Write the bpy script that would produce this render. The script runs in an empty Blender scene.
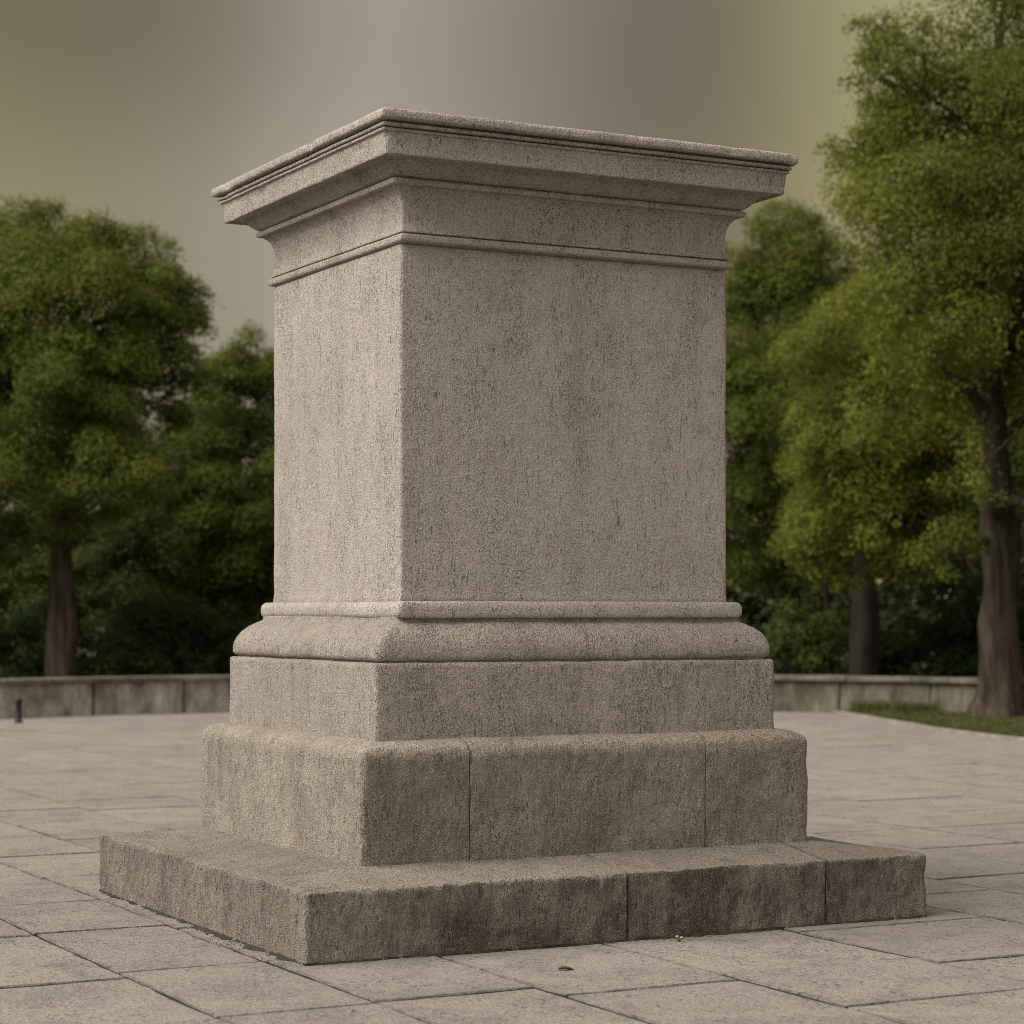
import bpy, bmesh, math, random
import numpy as np
from mathutils import Vector

C = bpy.context.scene.collection
R = math.radians
rng = np.random.default_rng(7)
random.seed(7)

# ------------------------------------------------------------------ measured layout
FPX, HOR, CAMH = 2239.683, 612.482, 1.6          # focal length and horizon (pixels), eye height (m)
YAW, PX0, PY0 = R(27.788), -0.0968, 12.3098       # how the pedestal stands on the square

def at(u, v, d):                                  # a point seen at (u, v) at the real distance d
    return ((u - 512) * d / FPX, d, CAMH - (v - HOR) * d / FPX)
def ped(x, y):                                    # pedestal / paving grid -> world
    c, s = math.cos(YAW), math.sin(YAW)
    return PX0 + x * c - y * s, PY0 + x * s + y * c

# ------------------------------------------------------------------ noise
def _hash(ix, iy, iz, seed):
    h = (ix * 374761393 + iy * 668265263 + iz * 2147483647 + seed * 1274126177) & 0xffffffff
    h = ((h ^ (h >> 13)) * 1274126177) & 0xffffffff
    h = ((h ^ (h >> 16)) * 2246822519) & 0xffffffff
    return ((h ^ (h >> 15)) & 0xffffff) / float(0xffffff) * 2 - 1
def vnoise(p, seed=0):
    p = np.asarray(p, float)
    i = np.floor(p).astype(np.int64); f = p - i
    u = f * f * f * (f * (f * 6 - 15) + 10)
    o = 0
    for a in (0, 1):
        for b in (0, 1):
            for c in (0, 1):
                w = (u[:, 0] if a else 1 - u[:, 0]) * (u[:, 1] if b else 1 - u[:, 1]) * (u[:, 2] if c else 1 - u[:, 2])
                o = o + w * _hash(i[:, 0] + a, i[:, 1] + b, i[:, 2] + c, seed)
    return o
def fbm(p, seed=0, octv=4, gain=.5):
    o, a, s = 0, 1.0, 1.0
    for k in range(octv):
        o = o + a * vnoise(np.asarray(p) * s, seed + k * 17); a *= gain; s *= 2.03
    return o

# ------------------------------------------------------------------ object helpers
def link(name, me, mat, parent=None, smooth=True):
    o = bpy.data.objects.new(name, me); C.objects.link(o)
    if mat: me.materials.append(mat)
    if parent: o.parent = parent
    if smooth and len(me.polygons):
        me.polygons.foreach_set('use_smooth', [True] * len(me.polygons))
    return o
def tag(o, label=None, cat=None, group=None, kind=None):
    if label: o['label'] = label
    if cat: o['category'] = cat
    if group: o['group'] = group
    if kind: o['kind'] = kind
    return o
def empty(name, loc, rz=0):
    o = bpy.data.objects.new(name, None); C.objects.link(o)
    o.location = loc; o.rotation_euler = (0, 0, rz); o.empty_display_size = .2
    return o
def np_mesh(name, co, faces_flat, n_per):
    me = bpy.data.meshes.new(name)
    nf = len(faces_flat) // n_per
    me.vertices.add(len(co)); me.vertices.foreach_set('co', np.ascontiguousarray(co, np.float32).ravel())
    me.loops.add(len(faces_flat)); me.loops.foreach_set('vertex_index', np.ascontiguousarray(faces_flat, np.int32))
    me.polygons.add(nf); me.polygons.foreach_set('loop_start', np.arange(0, nf * n_per, n_per, dtype=np.int32))
    me.update(calc_edges=True)
    return me
def bm_mesh(name, bm):
    me = bpy.data.meshes.new(name); bm.to_mesh(me); bm.free(); return me

# ------------------------------------------------------------------ materials
class NT:
    def __init__(s, name):
        s.m = bpy.data.materials.new(name); s.m.use_nodes = True
        s.t = s.m.node_tree; s.t.nodes.clear()
        s.out = s.n('ShaderNodeOutputMaterial')
    def n(s, typ, **kw):
        nd = s.t.nodes.new(typ)
        for k, v in kw.items():
            if k.startswith('_'): setattr(nd, k[1:], v)
            else:
                key = int(k[1:]) if k[0] == 'i' and k[1:].isdigit() else k.replace('__', ' ')
                if hasattr(v, 'is_output') or isinstance(v, bpy.types.NodeSocket): s.t.links.new(v, nd.inputs[key])
                else: nd.inputs[key].default_value = v
        return nd
    def math(s, op, a, b=0.0, clamp=False):
        nd = s.n('ShaderNodeMath', _operation=op, i0=a, i1=b); nd.use_clamp = clamp
        return nd.outputs[0]
    def ramp(s, fac, lo, hi, a=0.0, b=1.0):
        nd = s.n('ShaderNodeMapRange', i0=fac, i1=lo, i2=hi, i3=a, i4=b); nd.clamp = True
        return nd.outputs[0]
    def mix(s, fac, a, b, mode='MIX'):
        nd = s.t.nodes.new('ShaderNodeMix'); nd.data_type = 'RGBA'; nd.blend_type = mode
        for sock, v in ((nd.inputs[0], fac), (nd.inputs[6], a), (nd.inputs[7], b)):
            if isinstance(v, bpy.types.NodeSocket): s.t.links.new(v, sock)
            elif isinstance(v, (tuple, list)) and len(v) == 3: sock.default_value = (*v, 1)
            else: sock.default_value = v
        return nd.outputs[2]
    def noise(s, vec, scale, detail=3, rough=.55, dist=0):
        return s.n('ShaderNodeTexNoise', Vector=vec, Scale=scale, Detail=detail, Roughness=rough, Distortion=dist).outputs[0]
    def mapping(s, vec, sc=(1, 1, 1), loc=(0, 0, 0), rot=(0, 0, 0)):
        return s.n('ShaderNodeMapping', Vector=vec, Location=loc, Rotation=rot, Scale=sc).outputs[0]
    def done(s, color, rough, normal=None, spec=.25):
        b = s.n('ShaderNodeBsdfPrincipled', **{'Base__Color': color, 'Roughness': rough, 'Specular__IOR__Level': spec})
        if normal is not None: s.t.links.new(normal, b.inputs['Normal'])
        s.t.links.new(b.outputs[0], s.out.inputs[0])
        return s.m

def stone(name, base, dark, stain=.5, grain=1.0, rough_amt=1.0, seed=0, grime_shade=None):
    s = NT(name)
    v = s.n('ShaderNodeTexCoord').outputs['Object']
    v = s.mapping(v, loc=(seed * 3.1, seed * 1.7, seed * .37))
    big = s.noise(v, 1.0, 4, .6)
    med = s.noise(v, 4.5, 5, .65)
    fine = s.noise(v, 135, 2, .6)
    spk = s.noise(v, 250, 1, .5)
    col = s.mix(s.ramp(big, .32, .68), tuple(c * .88 for c in base), tuple(min(1, c * 1.08) for c in base))
    col = s.mix(s.math('MULTIPLY', s.ramp(med, .48, .75), .38), col, tuple(c * f for c, f in zip(base, (.82, .77, .70))))
    if grime_shade:                                       # grime on the rough hewn faces, clear of the tread; also carries painted shade
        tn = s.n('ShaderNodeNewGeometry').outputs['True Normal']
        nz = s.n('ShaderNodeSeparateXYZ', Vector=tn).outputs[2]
        shade_side = s.n('ShaderNodeVectorMath', _operation='DOT_PRODUCT', i0=tn, i1=(math.sin(YAW), -math.cos(YAW), 0)).outputs['Value']   # shade painted in: grime colour is stronger on the long right side
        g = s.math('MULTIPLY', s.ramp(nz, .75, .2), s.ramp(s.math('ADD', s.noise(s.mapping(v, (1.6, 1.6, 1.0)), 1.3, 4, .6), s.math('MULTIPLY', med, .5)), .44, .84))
        col = s.mix(s.math('MULTIPLY', g, s.ramp(shade_side, 0, 1, .42, .97)), col, grime_shade)
    # mineral grains: dark and pale crystals
    col = s.mix(s.math('MULTIPLY', s.ramp(fine, .53, .61), .58 * grain), col, tuple(c * .36 for c in base))
    col = s.mix(s.math('MULTIPLY', s.ramp(spk, .54, .63), .38 * grain), col, tuple(min(.8, c * 1.7) for c in base))
    # faint rain streaks running down, strongest where the surface has weathered open
    streak = s.noise(s.mapping(v, (11, 11, .8)), 1.0, 6, .68)
    m = s.math('MULTIPLY', s.ramp(streak, .50, .78), s.ramp(med, .34, .66))
    col = s.mix(s.math('MULTIPLY', m, stain * .75), col, dark)
    tong = s.math('MULTIPLY', s.ramp(s.noise(s.mapping(v, (5.5, 5.5, .28)), 1.0, 5, .62), .54, .70), s.ramp(s.noise(v, 9, 5, .7), .36, .60))
    col = s.mix(s.math('MULTIPLY', tong, .5 * stain), col, tuple(c * 1.05 for c in dark))
    smear = s.math('MULTIPLY', s.ramp(s.noise(s.mapping(v, (3.4, 3.4, .7)), 1.0, 6, .7), .5, .74), s.ramp(fine, .38, .6))
    col = s.mix(s.math('MULTIPLY', smear, .4 * stain), col, dark)
    # small sharp pits and short vertical nicks
    clump = s.ramp(s.noise(s.mapping(v, (1, 1, .4)), 6.5, 4, .7), .47, .66)
    pit = s.math('MULTIPLY', s.ramp(s.noise(s.mapping(v, (1, 1, .55)), 112, 2, .55), .585, .65), clump)
    nick = s.math('MULTIPLY', s.ramp(s.noise(s.mapping(v, (1, 1, .16)), 82, 3, .6), .645, .70), s.ramp(s.noise(v, 3.1, 3, .6), .44 - .05 * rough_amt, .62 - .05 * rough_amt))
    hole = s.math('MAXIMUM', pit, nick)
    col = s.mix(s.math('MULTIPLY', hole, min(.95, .62 + .16 * (rough_amt - .8))), col, tuple(c * .5 for c in dark))
    vd = s.noise(s.mapping(v, (62, 62, 13)), 1.0, 4, .7)              # dark colour in the vertical tooling marks, standing in for relief shade
    col = s.mix(s.math('MULTIPLY', s.ramp(vd, .53, .65), min(.75, .34 * rough_amt)), col, tuple(c * .9 for c in dark))
    vg = s.noise(s.mapping(v, (80, 80, 16)), 1.0, 4, .65)              # vertical tooling grain
    h = s.math('SUBTRACT', s.math('MULTIPLY', vg, .9), s.math('MULTIPLY', vd, .9))
    h = s.math('ADD', h, s.math('MULTIPLY', fine, .9))
    h = s.math('ADD', h, s.math('MULTIPLY', s.noise(v, 30, 4, .65), .7))
    h = s.math('SUBTRACT', h, s.math('MULTIPLY', hole, 1.0))
    bmp = s.n('ShaderNodeBump', Strength=1.0, Distance=.016 * rough_amt ** 1.25, Height=h)
    return s.done(col, .93, bmp.outputs[0], .15)

M_SHAFT = stone('weathered_granite', (.43, .377, .332), (.17, .138, .11), .62, 1.0, .9, 0)
M_MOULD = stone('moulded_granite', (.41, .36, .315), (.16, .132, .106), .6, 1.0, .8, 2)
M_PLINTH = stone('plinth_granite', (.41, .355, .303), (.14, .113, .086), .75, 1.0, 1.2, 4)
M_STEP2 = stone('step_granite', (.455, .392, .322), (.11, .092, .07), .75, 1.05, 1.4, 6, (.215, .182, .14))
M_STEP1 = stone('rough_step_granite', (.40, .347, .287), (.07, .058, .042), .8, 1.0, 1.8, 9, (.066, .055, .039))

def mat_slab():
    s = NT('paving_stone')
    v = s.n('ShaderNodeTexCoord').outputs['Object']
    rnd = s.n('ShaderNodeNewGeometry').outputs['Random Per Island']
    edge = s.n('ShaderNodeAttribute', _attribute_name='edge').outputs['Fac']
    vr = s.mapping(v, rot=(0, 0, -YAW))
    big = s.noise(v, .5, 5, .6); med = s.noise(v, 2.4, 6, .66, .6)
    ripple = s.noise(s.mapping(vr, (9, 30, 10)), 1.0, 5, .68)
    ripple2 = s.noise(s.mapping(vr, (22, 70, 10)), 1.0, 4, .6)
    fine = s.noise(v, 150, 2, .6)
    base = (.272, .240, .212)
    col = s.mix(rnd, tuple(c * .90 for c in base), tuple(c * 1.07 for c in base))
    col = s.mix(s.math('MULTIPLY', s.ramp(big, .40, .68), .6), col, (.225, .196, .168))
    col = s.mix(s.math('MULTIPLY', s.ramp(med, .47, .70), .75), col, (.155, .142, .119))
    col = s.mix(s.math('MULTIPLY', s.ramp(ripple, .55, .70), .5), col, (.13, .112, .092))
    col = s.mix(s.math('MULTIPLY', s.math('MULTIPLY', s.ramp(ripple2, .56, .68), s.ramp(med, .36, .6)), .7), col, (.085, .072, .058))
    col = s.mix(s.math('MULTIPLY', s.ramp(fine, .52, .62), .45), col, (.11, .095, .08))
    chips = s.math('MULTIPLY', s.ramp(s.noise(v, 34, 4, .7), .56, .66), s.ramp(s.noise(v, 4.2, 4, .65), .40, .64))     # worn, flaked skin
    col = s.mix(s.math('MULTIPLY', chips, .75), col, (.095, .08, .064))
    gran = s.noise(v, 75, 3, .65)
    col = s.mix(s.math('MULTIPLY', s.ramp(gran, .52, .64), .42), col, (.12, .103, .085))
    col = s.mix(s.math('MULTIPLY', s.ramp(gran, .46, .34), .35), col, (.40, .36, .32))
    spots = s.ramp(s.noise(v, 19, 2, .5), .70, .74)
    col = s.mix(s.math('MULTIPLY', spots, .6), col, (.07, .058, .045))
    dirt = s.ramp(s.math('ADD', s.math('MULTIPLY', edge, .62), s.noise(v, 7, 5, .7)), .90, 1.2)
    col = s.mix(s.math('MULTIPLY', dirt, .7), col, (.075, .062, .047))
    h = s.math('ADD', s.math('MULTIPLY', ripple, 1.0), s.math('MULTIPLY', fine, .2))
    h = s.math('SUBTRACT', h, s.math('ADD', s.math('MULTIPLY', chips, .6), s.math('MULTIPLY', gran, .5)))
    h = s.math('ADD', h, s.math('ADD', s.math('MULTIPLY', ripple2, .55), s.math('MULTIPLY', s.noise(v, 12, 5, .65), .7)))
    bmp = s.n('ShaderNodeBump', Strength=1.0, Distance=.018, Height=h)
    return s.done(col, .85, bmp.outputs[0], .2)
M_SLAB = mat_slab()

def mat_simple(name, a, b, scale, rough=.9, stretch=(1, 1, 1), bump=.01, bscale=None, lo=.35, hi=.65):
    s = NT(name)
    v = s.n('ShaderNodeTexCoord').outputs['Object']
    vs = s.mapping(v, stretch)
    n1 = s.noise(vs, scale, 5, .62)
    n2 = s.noise(vs, scale * 6, 3, .6)
    col = s.mix(s.ramp(n1, lo, hi), a, b)
    col = s.mix(s.math('MULTIPLY', s.ramp(n2, .45, .7), .45), col, tuple(c * .55 for c in a))
    bmp = s.n('ShaderNodeBump', Strength=.8, Distance=bump, Height=s.math('ADD', n1, s.math('MULTIPLY', n2, .6)))
    return s.done(col, rough, bmp.outputs[0], .15)
M_SOIL = mat_simple('joint_soil', (.028, .023, .017), (.055, .045, .033), 8, bump=.01)
M_EARTH = mat_simple('park_earth', (.045, .05, .022), (.075, .068, .035), 1.4, bump=.03)
M_WALL = mat_simple('weathered_wall_stone', (.14, .122, .095), (.42, .375, .31), .9, stretch=(4.0, 4.0, 1.6), bump=.02)
M_WALL_DARK = mat_simple('dark_wall_stone', (.06, .055, .038), (.165, .145, .105), 1.1, stretch=(4.5, 4.5, 1.6), bump=.02)  # wall stone in a darker tone, for the panels on the right
M_COPE = mat_simple('coping_stone', (.065, .057, .043), (.165, .145, .112), 2.2, bump=.015)
M_KERB = mat_simple('edging_stone', (.17, .15, .12), (.27, .24, .20), 3, bump=.01)
M_BARK = mat_simple('tree_bark', (.022, .017, .012), (.088, .066, .046), 1.6, stretch=(7, 7, .8), bump=.05)
M_BARKD = mat_simple('dark_bark', (.014, .011, .008), (.038, .030, .022), 1.6, stretch=(7, 7, .8), bump=.05)
M_TURF = mat_simple('turf', (.035, .042, .018), (.07, .066, .034), 5, bump=.02)
M_IRON = mat_simple('dark_iron', (.012, .012, .012), (.03, .028, .025), 12, rough=.55, bump=.002)
M_DRY = mat_simple('dry_leaf_brown', (.10, .075, .052), (.17, .13, .09), 40, bump=.001)
M_STEM = mat_simple('weed_green', (.06, .08, .03), (.10, .12, .05), 40, bump=.001)
M_PETAL = mat_simple('weed_petal', (.32, .29, .17), (.42, .39, .27), 60, bump=.0005)

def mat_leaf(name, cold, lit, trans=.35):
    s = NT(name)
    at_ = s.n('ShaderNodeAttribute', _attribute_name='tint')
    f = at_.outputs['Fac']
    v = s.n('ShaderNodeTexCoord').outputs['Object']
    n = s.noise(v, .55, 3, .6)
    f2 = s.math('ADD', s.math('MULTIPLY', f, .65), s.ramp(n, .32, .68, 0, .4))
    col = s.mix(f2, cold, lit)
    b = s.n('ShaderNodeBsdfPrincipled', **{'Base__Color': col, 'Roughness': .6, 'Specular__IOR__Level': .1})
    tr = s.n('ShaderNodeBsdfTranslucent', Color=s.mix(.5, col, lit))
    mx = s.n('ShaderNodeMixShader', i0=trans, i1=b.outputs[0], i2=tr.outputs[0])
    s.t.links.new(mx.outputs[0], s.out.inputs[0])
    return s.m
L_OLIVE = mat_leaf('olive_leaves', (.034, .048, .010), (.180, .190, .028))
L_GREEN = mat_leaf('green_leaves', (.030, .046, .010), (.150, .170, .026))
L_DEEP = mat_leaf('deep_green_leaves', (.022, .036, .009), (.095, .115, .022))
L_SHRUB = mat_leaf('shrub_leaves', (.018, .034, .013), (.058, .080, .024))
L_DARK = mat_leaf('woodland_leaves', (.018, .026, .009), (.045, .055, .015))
L_GRASS = mat_leaf('grass_blades', (.042, .050, .015), (.10, .102, .03), .2)

# ------------------------------------------------------------------ the pedestal
def rbox(lo, hi, r, cell, amp=.004, freq=4., seed=0, edge_amp=.0, fine=.0015, skip_bottom=True, cut=(0, 0), tool=0., tf=(34, 34, 17.)):
    """a block with worn, rounded arrises; returns coords and quads"""
    lo = np.array(lo, float); hi = np.array(hi, float); x0c, x1c = lo[0], hi[0]
    ext = 2.2 * r; lo[0] -= ext * cut[0]; hi[0] += ext * cut[1]          # joint faces are sawn off square
    n = np.maximum(2, np.ceil((hi - lo) / cell).astype(int))
    key = {}; co = []; fs = []
    def vid(i, j, k):
        t = (i, j, k)
        if t not in key:
            key[t] = len(co); co.append(t)
        return key[t]
    def face(a, b, c, side):
        for i in range(n[a]):
            for j in range(n[b]):
                q = []
                for di, dj in ((0, 0), (1, 0), (1, 1), (0, 1)):
                    t = [0, 0, 0]; t[a] = i + di; t[b] = j + dj; t[c] = n[c] if side else 0
                    q.append(vid(*t))
                fs.extend(q if side else q[::-1])
    face(0, 1, 2, 1); face(1, 2, 0, 1); face(1, 2, 0, 0); face(2, 0, 1, 1); face(2, 0, 1, 0)
    if not skip_bottom: face(0, 1, 2, 0)
    t = np.array(co, float) / n
    # denser rows near arrises
    p = lo + (hi - lo) * t
    rr = r * (1 + .55 * fbm(p * 3.1, seed + 5, 3))[:, None]
    rr = np.clip(rr, .002, None)
    rbot = rr.copy()
    inner = np.clip(p, lo + rr, hi - rr)
    inner[:, 2] = np.where(p[:, 2] < lo[2] + .5 * (hi[2] - lo[2]), np.maximum(p[:, 2], lo[2] + rr[:, 0] * .25), inner[:, 2])
    d = p - inner
    L = np.linalg.norm(d, axis=1, keepdims=True)
    nrm = d / np.maximum(L, 1e-9)
    q = np.where(L > 1e-9, inner + nrm * np.minimum(L, rr), p)
    flat = L[:, 0] < 1e-9
    nrm[flat] = 0
    disp = amp * fbm(p * freq, seed, 4) + fine * vnoise(p * 45, seed + 3) + tool * fbm(p * np.array(tf), seed + 6, 3) * (np.abs(nrm[:, 2]) < .5)
    # dents bitten out of arrises
    onedge = (np.abs(d) > 1e-6).sum(1) >= 2
    bite = np.where(onedge, -edge_amp * np.clip(fbm(p * 9, seed + 9, 3), 0, 1), 0)
    bottom = p[:, 2] < lo[2] + 1e-6
    q = q + nrm * (disp + bite)[:, None]
    q[bottom, 2] = lo[2]
    if cut[0]: q[:, 0] = np.maximum(q[:, 0], x0c)
    if cut[1]: q[:, 0] = np.minimum(q[:, 0], x1c)
    return q, np.array(fs, np.int32)

def merge(parts):
    cs, fs, o = [], [], 0
    for c, f in parts:
        cs.append(c); fs.append(f + o); o += len(c)
    return np.concatenate(cs), np.concatenate(fs)

def loft(prof, cell, rad=.012, amp=.0025, freq=5., seed=0, cap_top=True, cap_bottom=False, rough=.0012, zstep=None, chip=0.):
    """rectangular moulding: prof = [(ax, ay, z)...] bottom to top"""
    P = []
    for k in range(len(prof) - 1):
        a = np.array(prof[k], float); b = np.array(prof[k + 1], float)
        m = max(1, int(math.ceil(np.linalg.norm(b - a) / (zstep or cell))))
        for j in range(m): P.append(a + (b - a) * j / m)
    P.append(np.array(prof[-1], float))
    ax0, ay0, _ = prof[0]
    nx = max(4, int(2 * ax0 / cell)); ny = max(4, int(2 * ay0 / cell))
    def side(n): 
        e = 1 - np.cos(np.linspace(0, math.pi, n + 1))     # a little denser at corners
        return .5 * (.35 * e + .65 * np.linspace(0, 2, n + 1)) * 2 - 1
    sx, sy = side(nx), side(ny)
    ring = [(t, -1) for t in sx[:-1]] + [(1, t) for t in sy[:-1]] + [(-t, 1) for t in sx[:-1]] + [(-1, -t) for t in sy[:-1]]
    ring = np.array(ring); N = len(ring)
    co = []
    for ax, ay, z in P:
        p = np.column_stack([ring[:, 0] * ax, ring[:, 1] * ay, np.full(N, z)])
        r = rad * (1 + .6 * vnoise(p * 7, seed + 2)); r = np.clip(r, .003, None)
        inn = np.column_stack([np.clip(p[:, 0], -ax + r, ax - r), np.clip(p[:, 1], -ay + r, ay - r)])
        d = p[:, :2] - inn; L = np.linalg.norm(d, axis=1)
        nr = d / np.maximum(L, 1e-9)[:, None]
        corner = (np.abs(d) > 1e-7).sum(1) == 2
        p[corner, :2] = (inn + nr * r[:, None])[corner]
        disp = amp * fbm(p * freq, seed, 4) + rough * vnoise(p * 40, seed + 4)
        if chip:
            k_ = np.clip(fbm(p * np.array([5, 5, 9]), seed + 12, 4) - .62, 0, .5) * (.3 + .7 * corner)
            disp = disp - chip * k_; p[:, 2] -= chip * .5 * k_
        p[:, :2] += nr * disp[:, None]
        p[:, 2] += .5 * amp * fbm(p * freq + 31, seed + 8, 3)
        co.append(p)
    co = np.concatenate(co); K = len(P)
    i = np.arange(N); j = (i + 1) % N
    fs = np.concatenate([np.column_stack([k * N + i, k * N + j, (k + 1) * N + j, (k + 1) * N + i]) for k in range(K - 1)]).ravel()
    me = np_mesh('m', co, fs, 4)
    bm = bmesh.new(); bm.from_mesh(me); bpy.data.meshes.remove(me)
    bm.verts.ensure_lookup_table()
    if cap_top: bm.faces.new([bm.verts[(K - 1) * N + k] for k in range(N)])
    if cap_bottom: bm.faces.new([bm.verts[k] for k in range(N)][::-1])
    return bm

pedestal = empty('stone_pedestal', (PX0, PY0, 0), YAW)
tag(pedestal, 'tall weathered granite pedestal with moulded cornice, empty on top, on two stone steps', 'pedestal')

def xfront(px, ay, ax):
    """local x on the front face (y = -ay) seen in picture column px"""
    c, s = math.cos(YAW), math.sin(YAW); t = (px - 512) / FPX
    # PX0 + x c + ay s = t (PY0 + x s - ay c)
    return (t * (PY0 - ay * c) - PX0 - ay * s) / (c - t * s)

# lower step: three blocks butted together
ax, ay = 1.757, 1.543
j1, j2 = xfront(627.5, ay, ax), xfront(826.5, ay, ax)
g = .0055
blocks = [rbox((-ax, -ay, -.03), (j1 - g, ay, .334), .017, .0125, .0042, 3.5, 1, tool=.0055, tf=(25, 25, 10.), cut=(0, 1), fine=.002, edge_amp=.006),
          rbox((j1 + g, -ay + .003, -.03), (j2 - g, ay - .002, .335), .017, .0125, .0042, 3.5, 2, tool=.0055, tf=(25, 25, 10.), cut=(1, 1), fine=.002, edge_amp=.006),
          rbox((j2 + g, -ay + .001, -.03), (ax, ay, .333), .017, .0125, .0042, 3.5, 3, tool=.0055, tf=(25, 25, 10.), cut=(1, 0), fine=.002, edge_amp=.006)]
co, fs = merge(blocks)
def wash(co, ax, ay, z0, w, h, rounded=False):                    # the tread rises slightly towards the block that stands on it
    d = np.minimum(ax - np.abs(co[:, 0]), ay - np.abs(co[:, 1]))
    t = np.clip((d - .02) / (w - .02), 0, 1); t = (1 - (1 - np.clip(d / w, 0, 1)) ** 2) ** .62 if rounded else .5 * t + .5 * t * t * (3 - 2 * t)
    co[:, 2] += np.where(co[:, 2] > z0, h * t, 0)
wash(co, ax, ay, .25, .46, .052)
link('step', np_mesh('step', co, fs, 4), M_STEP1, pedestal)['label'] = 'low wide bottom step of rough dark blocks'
# upper step
ax, ay = 1.298, 1.129
j1, j2 = xfront(470, ay, ax), xfront(705.5, ay, ax)
g = .0032
blocks = [rbox((-ax, -ay, .33), (j1 - g, ay, .916), .026, .0125, .004, 3, 11, tool=.0028, cut=(0, 1), fine=.0016, edge_amp=.010),
          rbox((j1 + g, -ay + .002, .325), (j2 - g, ay, .914), .026, .0125, .004, 3, 12, tool=.0028, cut=(1, 1), fine=.0016, edge_amp=.008),
          rbox((j2 + g, -ay, .325), (ax, ay, .915), .026, .0125, .004, 3, 13, tool=.0028, cut=(1, 0), fine=.0016, edge_amp=.012)]
co, fs = merge(blocks)
wash(co, ax, ay, .80, .12, .062, True)
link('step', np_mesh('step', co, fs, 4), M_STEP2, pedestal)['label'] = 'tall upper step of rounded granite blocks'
# plinth
co, fs = rbox((-1.168, -1.003, .93), (1.168, 1.003, 1.352), .012, .0145, .0028, 3, 21, .008, .0012, tool=.0014)
link('plinth', np_mesh('plinth', co, fs, 4), M_PLINTH, pedestal)
# big rounded base moulding
T = [(-.030, 1.350), (-.028, 1.358), (-.012, 1.364), (-.002, 1.378), (.0, 1.402), (-.004, 1.430), (-.018, 1.462), (-.044, 1.495),
     (-.080, 1.522), (-.112, 1.540), (-.135, 1.550), (-.146, 1.556), (-.150, 1.580)]
bm = loft([(1.156 + o, .994 + o * .62, z) for o, z in T], .022, .03, .0045, 4, 31, cap_top=True, zstep=.012)
link('base_moulding', bm_mesh('base_moulding', bm), M_PLINTH, pedestal)
# bead
T = [(-.030, 1.5705), (-.012, 1.574), (-.002, 1.588), (0, 1.606), (0, 1.622), (-.006, 1.640), (-.018, 1.651), (-.030, 1.655), (-.10, 1.6575)]
bm = loft([(1.013 + o, .929 + o * (.5 if o > -.05 else .8), z) for o, z in T], .022, .014, .0022, 5, 33, zstep=.01)
link('bead_moulding', bm_mesh('bead_moulding', bm), M_MOULD, pedestal)
# shaft
bm = loft([(.962, .849, 1.650), (.966, .853, 1.662), (.961, .848, 1.70), (.960, .846, 3.425), (.955, .842, 3.436)], .020, .007, .0016, 3, 35, zstep=.020)
link('shaft', bm_mesh('shaft', bm), M_SHAFT, pedestal)
# neck moulding: astragal, concave cavetto, fillet
NK = [(.945, .832, 3.434), (.972, .880, 3.439), (.979, .889, 3.446), (.980, .890, 3.472), (.976, .886, 3.476), (.950, .858, 3.477),
      (.950, .858, 3.485), (.966, .872, 3.487), (.966, .871, 3.496), (.957, .855, 3.53), (.954, .851, 3.57), (.955, .851, 3.61), (.960, .856, 3.645), (.971, .868, 3.676), (.990, .884, 3.698),
      (1.004, .897, 3.705), (1.004, .897, 3.712), (1.028, .919, 3.713), (1.034, .924, 3.715), (1.037, .927, 3.718), (1.037, .927, 3.737), (1.030, .921, 3.744), (1.012, .905, 3.746)]
bm = loft(NK, .020, .005, .0012, 4, 37, zstep=.009)
link('neck_moulding', bm_mesh('neck_moulding', bm), M_SHAFT, pedestal)
# cornice: ovolo, soffit, fascia, fillets, top slab
CR = [(1.005, .900, 3.744), (1.020, .915, 3.750), (1.036, .932, 3.757), (1.052, .955, 3.772), (1.066, .975, 3.790), (1.076, .992, 3.808), (1.082, 1.000, 3.823),
      (1.084, 1.006, 3.826), (1.118, 1.050, 3.826), (1.140, 1.085, 3.824), (1.144, 1.090, 3.815), (1.156, 1.104, 3.813), (1.159, 1.107, 3.820), (1.164, 1.110, 3.870), (1.169, 1.113, 3.918),
      (1.170, 1.114, 3.922), (1.181, 1.124, 3.924), (1.182, 1.127, 3.936), (1.162, 1.108, 3.937), (1.162, 1.108, 3.942), (1.188, 1.142, 3.943), (1.190, 1.148, 3.957), (1.166, 1.122, 3.958),
      (1.168, 1.124, 3.969), (1.203, 1.168, 3.970), (1.211, 1.177, 3.978), (1.212, 1.179, 4.000), (1.207, 1.175, 4.014), (1.196, 1.166, 4.021), (1.15, 1.13, 4.024)]
bm = loft(CR, .020, .005, .0016, 5, 39, zstep=.009, rough=.0014, chip=.07)
link('cornice', bm_mesh('cornice', bm), M_MOULD, pedestal)

# ------------------------------------------------------------------ ground, paving
def ground():
    n = 60
    t = np.linspace(-1, 1, n + 1); t = np.sign(t) * (np.abs(t) ** 2.2) * 900
    X, Y = np.meshgrid(t, t + 20); Z = np.full_like(X, -.030)
    co = np.column_stack([X.ravel(), Y.ravel(), Z.ravel()])
    i, j = np.meshgrid(np.arange(n), np.arange(n)); a = (j * (n + 1) + i).ravel()
    fs = np.column_stack([a, a + 1, a + n + 2, a + n + 1]).ravel()
    return link('ground', np_mesh('ground', co, fs, 4), M_EARTH, smooth=False)
tag(ground(), kind='structure')

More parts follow.
